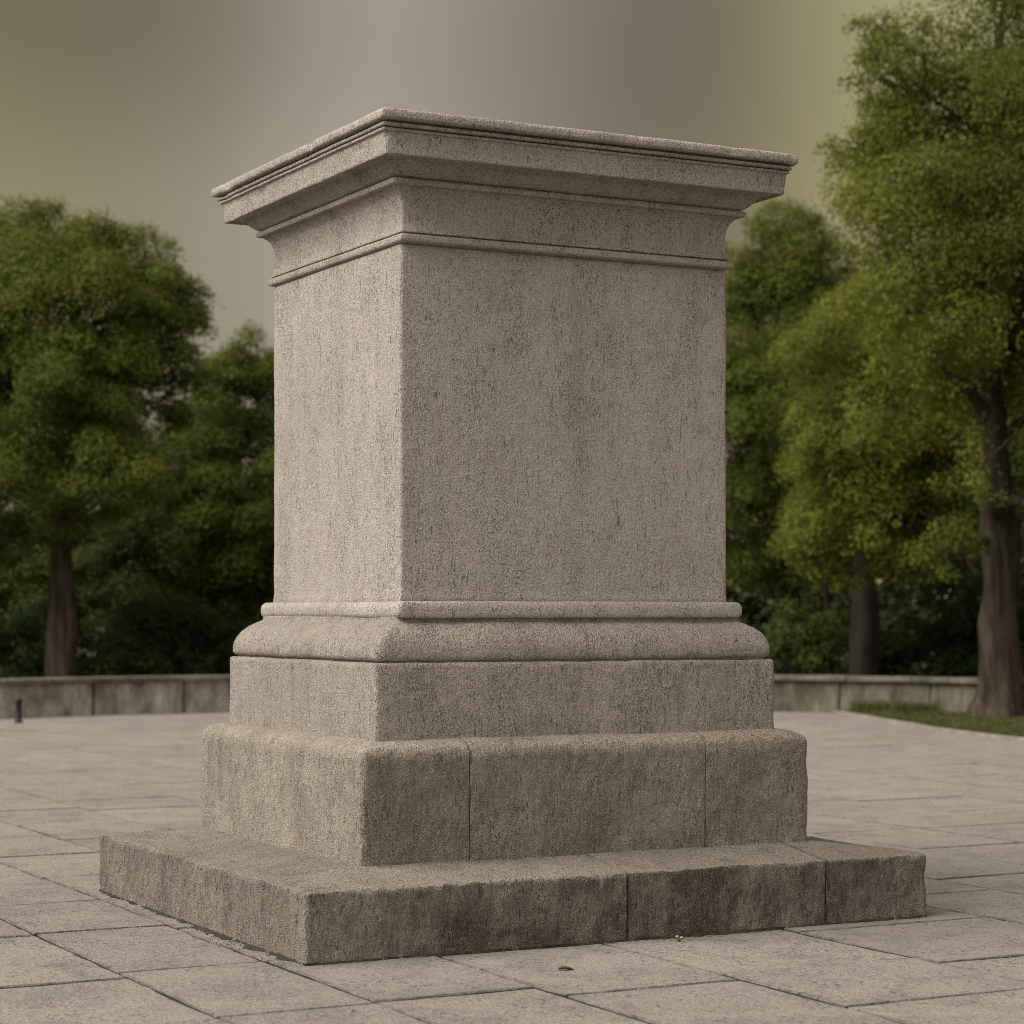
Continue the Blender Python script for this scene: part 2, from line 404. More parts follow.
def wall_y(x): return 37.3 - .055 * x * x
def verge_x(y):                                   # edge between paving and grass on the right
    ys = [18, 22, 25, 27.9, 30, 32.7, 36, 38]; xs = [10.5, 8.6, 7.3, 6.38, 5.82, 5.5, 5.15, 4.9]
    return float(np.interp(y, ys, xs))

def slab_mesh():
    bm = bmesh.new(); el_ = bm.verts.layers.float.new('edge')
    known_x = [-5.05, -4.15, -3.35, -2.56, -1.86, -1.10, -.22, .84, 2.05, 2.86, 3.85, 4.75, 5.8]
    xs = list(known_x)
    r = random.Random(3)
    while xs[0] > -34: xs.insert(0, xs[0] - r.uniform(.75, 1.15))
    while xs[-1] < 34: xs.append(xs[-1] + r.uniform(.75, 1.15))
    known_y = {-3.35: [-1.46, .01], -2.56: [-2.55, -1.30, .04, 1.15, 2.27], -1.86: [-2.52, 3.57], -1.10: [-2.76, 5.67],
               -.22: [-3.53, -2.60], .84: [-2.79], 2.86: [1.04], 3.85: [1.2], 4.75: [3.65]}
    for a, b in zip(xs[:-1], xs[1:]):
        ys = list(known_y.get(a, [r.uniform(-1, 1)]))
        if len(ys) > 1:                            # fill long gaps between measured joints
            k = 0
            while k < len(ys) - 1:
                gap = ys[k + 1] - ys[k]
                if gap > 1.8:
                    m = int(round(gap / 1.25)); ys[k + 1:k + 1] = [ys[k] + gap * q / m for q in range(1, m)]; k += m
                else: k += 1
        while ys[0] > -34: ys.insert(0, ys[0] - r.uniform(.95, 1.4))
        while ys[-1] < 34: ys.append(ys[-1] + r.uniform(.95, 1.4))
        for c, d in zip(ys[:-1], ys[1:]):
            cx, cy = ped((a + b) / 2, (c + d) / 2)
            if cy < 2 or cy > wall_y(cx) + .6 or abs(cx) > 16 or cx > verge_x(cy) + 1.6: continue
            if abs((a + b) / 2) < 1.2 and abs((c + d) / 2) < .9: continue
            near = cy < 16.5
            step = .05 if near else .35
            hg = r.uniform(.0070, .0105) if near else r.uniform(.0015, .003)
            x0, x1, y0, y1 = a + hg, b - hg, c + hg, d - hg
            nx = max(1, int((x1 - x0) / step)); ny = max(1, int((y1 - y0) / step))
            loop = [(x0 + (x1 - x0) * k / nx, y0) for k in range(nx)] + [(x1, y0 + (y1 - y0) * k / ny) for k in range(ny)] + \
                   [(x1 - (x1 - x0) * k / nx, y1) for k in range(nx)] + [(x0, y1 - (y1 - y0) * k / ny) for k in range(ny)]
            L = np.array([(x, y, 0.) for x, y in loop])
            sd = r.randrange(1000)
            wob = np.column_stack([fbm(L * 3.5 + sd, sd, 4), fbm(L * 3.5 + 77 + sd, sd + 1, 4)]) * .0062
            L[:, :2] += wob
            cen = np.array([(a + b) / 2, (c + d) / 2])
            z0 = r.uniform(-.003, .003); tx, ty = r.uniform(-.004, .004), r.uniform(-.003, .003)
            rings = []
            bev = .007 + .006 * np.clip(vnoise(L * 8, 5), -.5, 1)
            for inset, z in ((0, -.036), (0, -.007), (.4, -.0015), (1.0, 0.), (3.2, 0.)):
                v = []
                for k in range(len(L)):
                    dx = cen - L[k, :2]; s_ = np.sign(dx)
                    px = L[k, 0] + s_[0] * min(abs(dx[0]), bev[k] * inset); py = L[k, 1] + s_[1] * min(abs(dx[1]), bev[k] * inset)
                    zz = z + (z0 + tx * (px - cen[0]) + ty * (py - cen[1]) if z > -.02 else 0)
                    wx, wy = ped(px, py); nv = bm.verts.new((wx, wy, zz)); nv[el_] = 1.0 if inset < 2 else 0.0; v.append(nv)
                rings.append(v)
            n = len(L)
            for ri, (p, q) in enumerate(zip(rings[:-1], rings[1:])):
                for k in range(n): bm.faces.new((p[k], p[(k + 1) % n], q[(k + 1) % n], q[k])).material_index = 1 if ri < 1 and near else 0
            bm.faces.new(rings[-1])
    return bm_mesh('paving', bm)
pv = link('paving', slab_mesh(), M_SLAB, smooth=False); pv.data.materials.append(M_SOIL); tag(pv, kind='structure')
# dark soil that fills the joints
bm = bmesh.new()
prev = None
for k in range(0, 41):
    x = -16 + 32 * k / 40
    p = bm.verts.new((x, 1.5, -.024)); q = bm.verts.new((x, wall_y(x) + .3, -.024))
    if prev: bm.faces.new((prev[0], p, q, prev[1]))
    prev = (p, q)
tag(link('joint_soil', bm_mesh('joint_soil', bm), M_SOIL, smooth=False), kind='structure')

# soil and grit gathered along the foot of the lower step
def grit(pts, w, seed, name):
    cs, fs = [], []
    n = len(pts)
    t = np.linspace(0, 1, 500); P = np.array([np.interp(t, np.linspace(0, 1, n), [p[k] for p in pts]) for k in (0, 1)]).T
    d = np.gradient(P, axis=0); d /= np.linalg.norm(d, axis=1)[:, None]; nn = np.column_stack([d[:, 1], -d[:, 0]])
    p3 = np.column_stack([P, np.zeros(len(P))])
    win = np.clip(np.minimum(t, 1 - t) * 14, 0, 1)
    ww = w * win * np.clip(.45 + .9 * fbm(p3 * 9, seed, 5, .65), .03, 2) + .001
    rows = []
    for f, z in ((-.012, .011), (.25, .010), (.6, .006), (1., -.004)):
        o = P + nn * (ww * f if f > 0 else f * np.ones_like(ww))[:, None]
        rows.append(np.column_stack([o, z + .003 * vnoise(p3 * 30 + f * 9, seed)]))
    co = np.concatenate(rows); m = len(t); i = np.arange(m - 1)
    fs = np.concatenate([np.column_stack([k * m + i, (k + 1) * m + i, (k + 1) * m + i + 1, k * m + i + 1]) for k in range(len(rows) - 1)]).ravel()
    fs = [fs.reshape(-1, 4)]; g_ = np.random.default_rng(seed); add = []      # loose crumbs beside the line
    for _ in range(170):
        q = g_.integers(0, m); off = abs(g_.normal()) * w * 1.3 + .002; rr = g_.uniform(.0015, .0055)
        c = P[q] + nn[q] * off; a = g_.uniform(0, 6.28)
        b = len(co) + 5 * len(add)
        ring = [(c[0] + rr * math.cos(a + k * 1.571) * g_.uniform(.7, 1.4), c[1] + rr * math.sin(a + k * 1.571), -.003) for k in range(4)]
        add.append(np.array(ring + [(c[0], c[1], rr * .9)]))
        fs.append(np.array([[b, b + 1, b + 4, b + 4], [b + 1, b + 2, b + 4, b + 4], [b + 2, b + 3, b + 4, b + 4], [b + 3, b, b + 4, b + 4]]))
    co = np.concatenate([co] + add); fs = np.concatenate(fs)
    w_ = np.array([ped(x, y) for x, y, _ in co]); co[:, :2] = w_
    bm = bmesh.new(); vv = [bm.verts.new(c) for c in co]
    for q in fs: bm.faces.new([vv[i] for i in dict.fromkeys(q.tolist())])
    return link(name, bm_mesh(name, bm), M_SOIL, smooth=False)
tag(grit([(-1.757, 1.543), (-1.757, -1.54)], .036, 3, 'soil_grit'), 'dark soil gathered along the lit left foot of the bottom step', 'soil', kind='stuff')
tag(grit([(-1.757, -1.543), (1.757, -1.543)], .022, 5, 'soil_grit'), 'thin dark soil line along the shaded right foot of the bottom step', 'soil', kind='stuff')

# verge of turf with an edging stone
def verge():
    ys = np.linspace(20, 37.6, 50); bm = bmesh.new(); prev = None
    for y in ys:
        x0 = verge_x(y) + .10; row = []
        for k in range(9):
            x = x0 + (k / 8) ** 1.3 * (17 - x0)
            z = .012 + .03 * min(1, k / 2) + .02 * float(vnoise(np.array([[x * 1.7, y * 1.7, 0]]), 4)[0])
            row.append(bm.verts.new((x, min(y, wall_y(x) + .1), z)))
        if prev:
            for k in range(8): bm.faces.new((prev[k], prev[k + 1], row[k + 1], row[k]))
        prev = row
    return bm_mesh('turf', bm)
tag(link('turf', verge(), M_TURF), kind='structure')
bm = bmesh.new()
yy = 20.0; k = 0
while yy < 36.2:
    y1 = yy + .8
    for (a, b) in ((yy + .006, y1 - .006),):
        pts = [(verge_x(a), a), (verge_x(b), b)]
        sec = [(-.055, -.01), (-.055, .028), (-.045, .036), (.05, .038), (.06, .030), (.06, -.01)]
        rows = [[bm.verts.new((px + dx, py, dz + .003 * math.sin(k * 2.3))) for dx, dz in sec] for px, py in pts]
        for q in range(len(sec) - 1): bm.faces.new((rows[0][q], rows[1][q], rows[1][q + 1], rows[0][q + 1]))
        bm.faces.new(rows[0]); bm.faces.new(rows[1][::-1])
    yy = y1; k += 1
tag(link('kerb', bm_mesh('kerb', bm), M_KERB, smooth=False), kind='structure')

# grass blades on the verge
def blades(n, sampler, hmin, hmax, seed, name, mat, wid=.008):
    g_ = np.random.default_rng(seed)
    P = sampler(g_, n); n = len(P)
    a = g_.uniform(0, 2 * math.pi, n); h = g_.uniform(hmin, hmax, n); ln = g_.uniform(.1, .7, n) * h
    side = np.column_stack([np.cos(a), np.sin(a), np.zeros(n)]) * (wid * g_.uniform(.7, 1.4, n))[:, None]
    b = a + g_.uniform(.8, 2.4, n); tip = np.column_stack([np.cos(b) * ln, np.sin(b) * ln, h])
    co = np.stack([P - side, P + side, P + tip], 1).reshape(-1, 3)
    me = np_mesh(name, co, np.arange(3 * n), 3)
    at_ = me.attributes.new('tint', 'FLOAT', 'FACE'); at_.data.foreach_set('value', g_.uniform(0, 1, n).astype(np.float32))
    return link(name, me, mat)
def vs(g_, n):
    y = g_.uniform(24, 37.0, n); x0 = np.array([verge_x(v) for v in y]) + .10
    x = x0 + g_.uniform(0, 1, n) ** 1.4 * (10.5 - x0)
    ok = (y < 37.3 - .055 * x * x - .02) & (vnoise(np.column_stack([x * 2, y * 2, x * 0]), 9) > -.55)
    return np.column_stack([x, y, np.full(n, .035)])[ok]
tag(blades(42000, vs, .02, .07, 5, 'grass', L_GRASS), 'short rough grass on the verge below the right part of the low wall', 'grass', kind='stuff')
def ws(g_, n):                                     # taller tufts at the foot of the wall and round the trunk
    x = g_.uniform(4.7, 10, n); y = 37.3 - .055 * x * x - .27 - np.abs(g_.normal(0, .16, n))
    ok = (vnoise(np.column_stack([x * 1.6, y * 0, x * 0]), 12) > -.1) & (x > np.array([verge_x(v) for v in y]) + .15)
    return np.column_stack([x, y, np.full(n, .03)])[ok]
tag(blades(5000, ws, .08, .24, 6, 'grass_tufts', L_GRASS, .009), 'taller grass tufts along the foot of the low wall on the right', 'grass', kind='stuff')

# ------------------------------------------------------------------ low wall (one long curved wall)
def strip(x0, x1, sec, bm, n=None, amp=.004, seed=0):
    """extrude a section [(depth offset, z)] along the wall's curve"""
    n = n or max(1, int((x1 - x0) / .12)); rows = []
    for k in range(n + 1):
        x = x0 + (x1 - x0) * k / n; y = wall_y(x); sl = -.11 * x; L = math.hypot(1, sl); nx, ny = -sl / L, 1 / L
        p = np.array([(x + nx * o, y + ny * o, z) for o, z in sec]); w = fbm(p * 3, seed, 3) * amp
        rows.append([bm.verts.new((a[0] - nx * b, a[1] - ny * b, a[2] + b * .5)) for a, b in zip(p, w)])
    m = len(sec)
    for p, q in zip(rows[:-1], rows[1:]):
        for k in range(m - 1): bm.faces.new((p[k], q[k], q[k + 1], p[k + 1]))
    bm.faces.new(rows[0][::-1]); bm.faces.new(rows[-1])
wall = empty('low_wall', (0, wall_y(0), 0))
tag(wall, 'long low curved stone wall with flat coping along the far edge of the square', 'wall')
bm = bmesh.new(); bc = bmesh.new()
r = random.Random(11); x = -14.2; k = 0
edges = [-14.2]
while edges[-1] < 14: edges.append(edges[-1] + r.choice([1.1, 1.3, 1.6, .8, 1.3]))
for a, b in zip(edges[:-1], edges[1:]):
    o = r.uniform(-.004, .006)
    f0 = len(bm.faces)
    strip(a + .026, b - .026, [(-.17 + o, -.02), (-.165 + o, .25), (-.16 + o, .50), (.16, .50), (.16, -.02)], bm, amp=.010, seed=k)
    bm.faces.ensure_lookup_table()
    if a > 1.5:
        for q in range(f0, len(bm.faces)): bm.faces[q].material_index = 1
    # recessed joint core
    strip(a - .03, a + .03, [(-.10, -.02), (-.10, .499), (.13, .499), (.13, -.02)], bm, n=1, amp=0)
    k += 1
for v in bm.verts: v.co.y -= wall_y(0)
wb = link('wall_body', bm_mesh('wall_body', bm), M_WALL, wall, smooth=False); wb.data.materials.append(M_WALL_DARK)
x = -14.25; k = 0
while x < 14:
    w = r.uniform(.9, 1.25)
    strip(x + .010, x + w - .010, [(-.17, .502), (-.235, .506), (-.245, .52), (-.245, .572), (-.23, .588), (.2, .592), (.22, .58), (.22, .51), (.17, .502)], bc, amp=.006, seed=100 + k)
    x += w; k += 1
for v in bc.verts: v.co.y -= wall_y(0)
link('coping', bm_mesh('coping', bc), M_COPE, wall, smooth=False)

# ------------------------------------------------------------------ small things on the square
def lathe(bm, prof, n=20):
    rows = [[bm.verts.new((r_ * math.cos(2 * math.pi * k / n), r_ * math.sin(2 * math.pi * k / n), z)) for k in range(n)] for r_, z in prof]
    for p, q in zip(rows[:-1], rows[1:]):
        for k in range(n): bm.faces.new((p[k], p[(k + 1) % n], q[(k + 1) % n], q[k]))
    bm.faces.new(rows[-1])
    return bm
bx, by, bz = at(18.5, 723, 32.4)
bol = empty('bollard', (bx, by, 0)); tag(bol, 'short dark iron bollard standing in front of the low wall at left', 'bollard')
link('post', bm_mesh('post', lathe(bmesh.new(), [(.062, -.01), (.062, .025), (.048, .035), (.046, .25), (.046, .285)])), M_IRON, bol)
link('cap', bm_mesh('cap', lathe(bmesh.new(), [(.046, .2855), (.062, .29), (.066, .305), (.062, .33), (.045, .35), (.02, .36), (.004, .362)])), M_IRON, bol)

lx, ly, _ = at(566, 970.5, FPX * 1.6 / (970.5 - HOR))
bm = bmesh.new()                                   # a curled dry leaf
nx, ny = 8, 10; V = {}
for i in range(nx + 1):
    for j in range(ny + 1):
        t = j / ny; u = i / nx * 2 - 1
        w = .024 * math.sin(math.pi * min(1, t * .96 + .03)) ** .7
        V[i, j] = bm.verts.new(((t - .5) * .085, u * w, .006 + .016 * u * u + .012 * math.sin(t * 5) * t + .003 * math.sin(u * 9 + t * 14)))
for i in range(nx):
    for j in range(ny): bm.faces.new((V[i, j], V[i + 1, j], V[i + 1, j + 1], V[i, j + 1]))
leaf = link('dry_leaf', bm_mesh('dry_leaf', bm), M_DRY); leaf.location = (lx, ly, .001); leaf.rotation_euler = (0, 0, .3); leaf.scale = (.85, .85, .7)
sol = leaf.modifiers.new('thickness', 'SOLIDIFY'); sol.thickness = .0012
tag(leaf, 'small curled brown dry leaf on the paving in front of the bottom step', 'leaf')

def tube(bm, pts, rad, n=7, seed=0, amp=0, cap=True, freq=(5, 5, 1)):
    pts = [Vector(p) for p in pts]; rows = []
    ref = Vector((.3, .9, .1)).normalized()
    for k, p in enumerate(pts):
        d = (pts[min(k + 1, len(pts) - 1)] - pts[max(k - 1, 0)]).normalized()
        u = d.cross(ref); u = u.normalized() if u.length > 1e-4 else d.orthogonal().normalized(); v = d.cross(u)
        q = np.array([tuple(p + (u * math.cos(2 * math.pi * a / n) + v * math.sin(2 * math.pi * a / n)) * rad[k]) for a in range(n)])
        if amp:
            dsp = fbm(q * np.array(freq), seed, 3) * amp * rad[k]
            q = q + (q - np.array(p)) / rad[k] * dsp[:, None]
        rows.append([bm.verts.new(c) for c in q])
    for p, q in zip(rows[:-1], rows[1:]):
        for k in range(n): bm.faces.new((p[k], p[(k + 1) % n], q[(k + 1) % n], q[k]))
    if cap: bm.faces.new(rows[-1])
    return bm
wx, wy, _ = at(679, 941, FPX * 1.6 / (941 - HOR))
weed = empty('weed', (wx, wy - .012, 0)); tag(weed, 'tiny pale flowering weed growing at the foot of the bottom step', 'weed')
bm = bmesh.new()
for a, l in ((.2, .03), (1.9, .026), (3.3, .034), (4.9, .024)):
    d = Vector((math.cos(a), math.sin(a), 0)); tube(bm, [(0, 0, -.004), d * l * .4 + Vector((0, 0, .012)), d * l + Vector((0, 0, .016))], [.0016, .003, .0008], 5)
link('stem', bm_mesh('stem', bm), M_STEM, weed)
for dx, dz in ((-.010, .024), (.012, .019)):
    bm = bmesh.new(); bmesh.ops.create_icosphere(bm, subdivisions=2, radius=.0075)
    for v in bm.verts: v.co = Vector((v.co.x * 1.2 + dx, v.co.y, v.co.z * .7 + dz)) 
    link('flower', bm_mesh('flower', bm), M_PETAL, weed)

# ------------------------------------------------------------------ trees
def leaves(lobes, n_leaf, size, seed, droop=.35, per=46, spread=.42, shell=.5, gap=-.25, pads=True, clear=None):
    """foliage through the volume of the lobes (cx,cy,cz,rx,ry,rz): drooping pads of leaves on each lobe, thinner fill inside"""
    g_ = np.random.default_rng(seed)
    Lb = np.array(lobes, float)
    PC, PR, PD, PT = [], [], [], []
    for l in Lb:
        c, r = l[:3], l[3:]; rm = r.min()
        k = int(np.clip(20 * (r.mean() / 1.1) ** 1.3, 11, 56)) if pads else 7
        d = g_.normal(size=(k, 3)); d /= np.linalg.norm(d, axis=1)[:, None]
        q = c + d * r * g_.uniform(.45, .92, k)[:, None]
        PC.append(q); PD.append(d); PR.append(np.clip(rm * g_.uniform(.33, .56, k), .22, .9)); PT.append(np.clip(g_.normal(.5, .2, k), 0, 1))
    PC, PR, PD, PT = map(np.concatenate, (PC, PR, PD, PT))
    ok = fbm(PC * .8, seed + 7, 2) > gap
    PC, PR, PD, PT = PC[ok], PR[ok], PD[ok], PT[ok]
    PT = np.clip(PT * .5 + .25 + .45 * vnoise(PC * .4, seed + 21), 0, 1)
    w = PR ** 2.1; idx = g_.choice(len(PC), n_leaf, p=w / w.sum()); N = n_leaf
    d = g_.normal(size=(N, 3)); d[:, 2] = d[:, 2] * .8 + .35; d += PD[idx] * .45; d /= np.linalg.norm(d, axis=1)[:, None]
    rad = np.where(g_.uniform(size=N) < .72, g_.uniform(.72, 1.06, N), g_.uniform(.1, 1., N))
    rr = PR[idx] * (1 + .30 * vnoise(PC[idx] + d * 2.2, seed + 2) + .22 * vnoise(PC[idx] * 3 + d * 6, seed + 3))
    off = d * (rr * rad)[:, None] * np.array([1.12, 1.12, .74])
    off[:, 2] -= droop * .8 * (off[:, 0] ** 2 + off[:, 1] ** 2) / PR[idx]
    P = PC[idx] + off + g_.normal(size=(N, 3)) * .035
    strag = g_.uniform(size=N) < .05                # loose sprigs beyond the pads
    P[strag] += d[strag] * g_.uniform(0, .22, strag.sum())[:, None]
    if clear is not None:
        keep = ~(clear(P) & (g_.uniform(size=N) < .9)); P, d, idx = P[keep], d[keep], idx[keep]; N = len(P)
    out = d.copy(); out[:, 2] -= droop; out /= np.linalg.norm(out, axis=1)[:, None]
    nrm = d * .8 + np.array([0, 0, .45]) + g_.normal(size=(N, 3)) * .42
    nrm /= np.linalg.norm(nrm, axis=1)[:, None]
    ax = out * .8 + g_.normal(size=(N, 3)) * .6 + np.array([0, 0, -.4 * droop]); ax -= nrm * (ax * nrm).sum(1)[:, None]
    ax /= np.maximum(np.linalg.norm(ax, axis=1), 1e-6)[:, None]
    sd = np.cross(nrm, ax); L = size * g_.uniform(.6, 1.3, N); W = L * g_.uniform(.22, .34, N)
    a = P - ax * (L * .5)[:, None]; c = P + ax * (L * .5)[:, None] - nrm * (L * .14)[:, None]
    b = P + sd * W[:, None] + nrm * (L * .06)[:, None]; e = P - sd * W[:, None] + nrm * (L * .06)[:, None]
    co = np.stack([a, b, c, e], 1).reshape(-1, 3)
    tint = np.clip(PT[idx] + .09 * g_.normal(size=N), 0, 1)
    return co, tint
def leaf_obj(name, co, tint, mat, parent=None):
    me = np_mesh(name, co, np.arange(len(co)), 4)
    at_ = me.attributes.new('tint', 'FLOAT', 'FACE'); at_.data.foreach_set('value', tint.astype(np.float32))
    return link(name, me, mat, parent, smooth=False)

def limb_path(a, b, n, sag, seed):
    a, b = np.array(a, float), np.array(b, float); t = np.linspace(0, 1, n)
    p = a + (b - a) * t[:, None]; p[:, 2] += sag * np.sin(math.pi * t) * np.linalg.norm(b - a)
    w = np.column_stack([vnoise(np.column_stack([t * 4 + 9 * k, t * 0, t * 0]), seed + k) for k in range(3)])
    return p + w * .07 * np.linalg.norm(b - a) * np.sin(math.pi * t)[:, None]

def tree(name, label, d, base_px, path_px, r0, lobes_px, n_leaf, size, leafmat, bark, seed, group, cat='tree', limbs=(), droop=.35, per=60, spread=.40, r_top=.25, base_d=None, gap=-1.15, auto=True, bare=None):
    """path_px: trunk axis from the ground up; lobes_px: (px, py, rx, ry, depth shift m) seen at distance d"""
    bx_, by_, _ = at(base_px, HOR, d)
    root = empty(name, (bx_, by_, 0)); tag(root, label, cat, group)
    S = d / FPX
    def rel(px, py, dd=0):
        X, Y, Z = at(px, py, d); return np.array([X - bx_, dd, Z])
    lob = []
    for px, py, rx, ry, dd in lobes_px:
        p = rel(px, py, dd); lob.append((p[0], p[1], p[2], rx * S, (rx + ry) * .5 * S, ry * S))
    bm = bmesh.new()
    P = [np.array([0, 0, -.06]), np.array([0, 0, .12]), np.array([0, 0, .45])] + [rel(px, py, dd) for px, py, dd in path_px]
    # densify
    Pd, rd = [], []
    rs = np.array([r0 * 1.55, r0 * 1.25, r0 * 1.05] + list(np.linspace(r0, r0 * r_top, len(path_px))))
    for k in range(len(P) - 1):
        m = max(1, int(np.linalg.norm(P[k + 1] - P[k]) / .22))
        for q in range(m): Pd.append(P[k] + (P[k + 1] - P[k]) * q / m); rd.append(rs[k] + (rs[k + 1] - rs[k]) * q / m)
    Pd.append(P[-1]); rd.append(rs[-1])
    Pd = np.array(Pd)
    for _ in range(2): Pd[1:-1] = .5 * Pd[1:-1] + .25 * (Pd[:-2] + Pd[2:])
    tube(bm, Pd, rd, 18, seed, .35, freq=(4.5, 4.5, .7))
    for a_i, pts, r_ in limbs:                     # limbs one can see in the photo
        st = rel(*a_i[:2], a_i[2] if len(a_i) > 2 else 0)
        q = [st] + [rel(*p) for p in pts]
        full = []
        for k in range(len(q) - 1): full.extend(limb_path(q[k], q[k + 1], 6, .02, seed + k)[:-1])
        full.append(q[-1]); tube(bm, full, np.linspace(r_, r_ * .25, len(full)), 9, seed + 3, .25)
    if auto:                                       # limbs that carry each lobe
        for k, l in enumerate(lob):
            c = np.array(l[:3]); z = max(c[2] * .95 + .2 if c[2] < 3.6 else 2.6, min(c[2] - .35 * np.linalg.norm(c[:2] - Pd[-1][:2]) - .3, Pd[-1][2]))
            i = int(np.argmin(np.abs(Pd[:, 2] - z)))
            pth = limb_path(Pd[i], c, 9, .06, seed + 40 + k)
            tube(bm, pth, np.linspace(max(.035, rd[i] * .45), .018, 9), 8, seed + k, .2)
            g_ = np.random.default_rng(seed * 31 + k)
            for q in range(5):                      # twigs
                j = g_.integers(4, 9); e = c + g_.normal(size=3) * np.array(l[3:]) * .55
                tube(bm, limb_path(pth[j], e, 6, .04, seed + q), np.linspace(.022, .007, 6), 6)
    link('trunk', bm_mesh('trunk', bm), bark, root)
    clear = None
    if bare:                                       # stretch of trunk the foliage leaves open on its front side
        z0, z1, hw = bare
        def clear(p): 
            tx = np.interp(p[:, 2], Pd[:, 2], Pd[:, 0])
            m = (p[:, 2] > z0) & (p[:, 2] < z1) & (np.abs(p[:, 0] - tx + .05) < hw * (1 + .5 * vnoise(p * 1.7, seed))) & (p[:, 1] < .5)
            for a_i, pts, r_ in limbs[:2]:         # and the two big forks
                q = [rel(*a_i)] + [rel(*w_) for w_ in pts]
                for e0, e1 in zip(q[:-1], q[1:]):
                    u = np.clip(((p - e0) * (e1 - e0) * np.array([1, 0, 1])).sum(1) / (((e1 - e0) * np.array([1, 0, 1])) ** 2).sum(), 0, 1)
                    h_ = e0 + (e1 - e0) * u[:, None]
                    m |= (np.hypot(p[:, 0] - h_[:, 0], p[:, 2] - h_[:, 2]) < .24 * (1 + .6 * vnoise(p * 2.1, seed + 1))) & (p[:, 1] < h_[:, 1] + .1)
            return m
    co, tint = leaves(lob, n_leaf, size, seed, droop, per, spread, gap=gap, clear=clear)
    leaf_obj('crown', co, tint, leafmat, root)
    return root

G1 = 'tall leafy trees round the square'
# right: the big tree in front of the wall
tree('leafy_tree', 'tallest tree, at the right edge, its thick brown trunk in front of the low wall', 33.5, 1001,
     [(1000, 640, 0), (998, 560, 0), (997, 490, 0), (990, 430, -.1), (985, 360, 0), (992, 270, .2), (1000, 150, .3), (1005, 20, .3)], .30,
     [(1020, -120, 110, 100, .2), (1005, 20, 92, 100, 0), (905, 92, 56, 64, -.6), (876, 82, 34, 44, -.3), (872, 38, 22, 24, 0), (850, 150, 26, 34, -.2), (905, 205, 76, 84, -.5), (1000, 190, 110, 110, -.9), (930, 318, 88, 74, -1.2),
      (1050, 320, 100, 100, -.8), (1130, 140, 130, 160, .4), (1120, 380, 110, 100, .2), (985, 300, 90, 90, 1.6), (965, 470, 42, 42, -1.3), (945, 545, 34, 32, -.8),
      (1022, 515, 26, 54, -1.3), (1090, 520, 80, 60, -.3), (900, 410, 60, 46, -.2), (950, 120, 80, 90, 1.4)], 300000, .066, L_OLIVE, M_BARK, 3, G1, bare=(1.5, 4.7, .34),
     limbs=[((990, 430, -.1), [(965, 395, -.5), (938, 384, -.9), (925, 372, -1.2)], .12), ((985, 400, 0), [(1000, 340, -.4), (1003, 280, -.8)], .09),
            ((992, 505, 0), [(965, 488, -.5), (932, 476, -.9)], .07), ((985, 340, 0), [(945, 328, -.6), (905, 322, -1.2), (880, 326, -1.5)], .075)])
# right: second tree behind the wall with a low lit bough
tree('leafy_tree', 'tree with dark trunk behind the right wall and low drooping boughs beside the pedestal', 38.5, 865,
     [(865, 640, 0), (866, 590, 0), (862, 550, 0), (856, 500, 0), (858, 430, 0), (862, 340, 0)], .22,
     [(812, 440, 40, 62, -1.4), (797, 525, 32, 50, -1.6), (840, 535, 44, 46, -1.8), (895, 520, 50, 52, -1.6), (850, 430, 62, 70, -1.0), (845, 345, 60, 60, -.6), (905, 430, 60, 70, -.4),
      (870, 470, 70, 80, .8), (930, 540, 40, 40, -1.0), (880, 330, 80, 70, .8)], 190000, .064, L_OLIVE, M_BARKD, 8, G1,
     limbs=[((862, 560, 0), [(848, 535, -.3), (838, 505, -.7)], .08)], droop=.6)
# right: tree further back against the pedestal
tree('leafy_tree', 'soft yellow green tree further back, directly right of the pedestal shaft', 46, 792,
     [(792, 620, 0), (788, 540, 0), (782, 440, 0), (778, 300, 0)], .2,
     [(778, 258, 42, 56, 0), (828, 262, 40, 46, .4), (790, 225, 34, 30, .2), (745, 275, 34, 44, .2), (800, 285, 34, 50, .3), (755, 330, 50, 70, -.4), (810, 330, 56, 80, 0), (760, 430, 60, 80, -.6), (740, 510, 60, 70, -.3), (800, 500, 60, 80, .4), (700, 400, 60, 90, .3), (825, 420, 60, 80, .8)],
     190000, .074, L_GREEN, M_BARKD, 13, G1, droop=.5)
tree('leafy_tree', 'shadowed tree far behind the tallest tree at the right edge', 45, 965,
     [(963, 620, 0), (960, 540, 0), (955, 420, 0)], .2,
     [(950, 430, 70, 80, 0), (1000, 400, 80, 90, .3), (960, 330, 90, 80, .3), (920, 500, 60, 60, .2), (1010, 510, 70, 60, 0), (1060, 450, 80, 90, 0)],
     60000, .09, L_DEEP, M_BARKD, 17, G1)
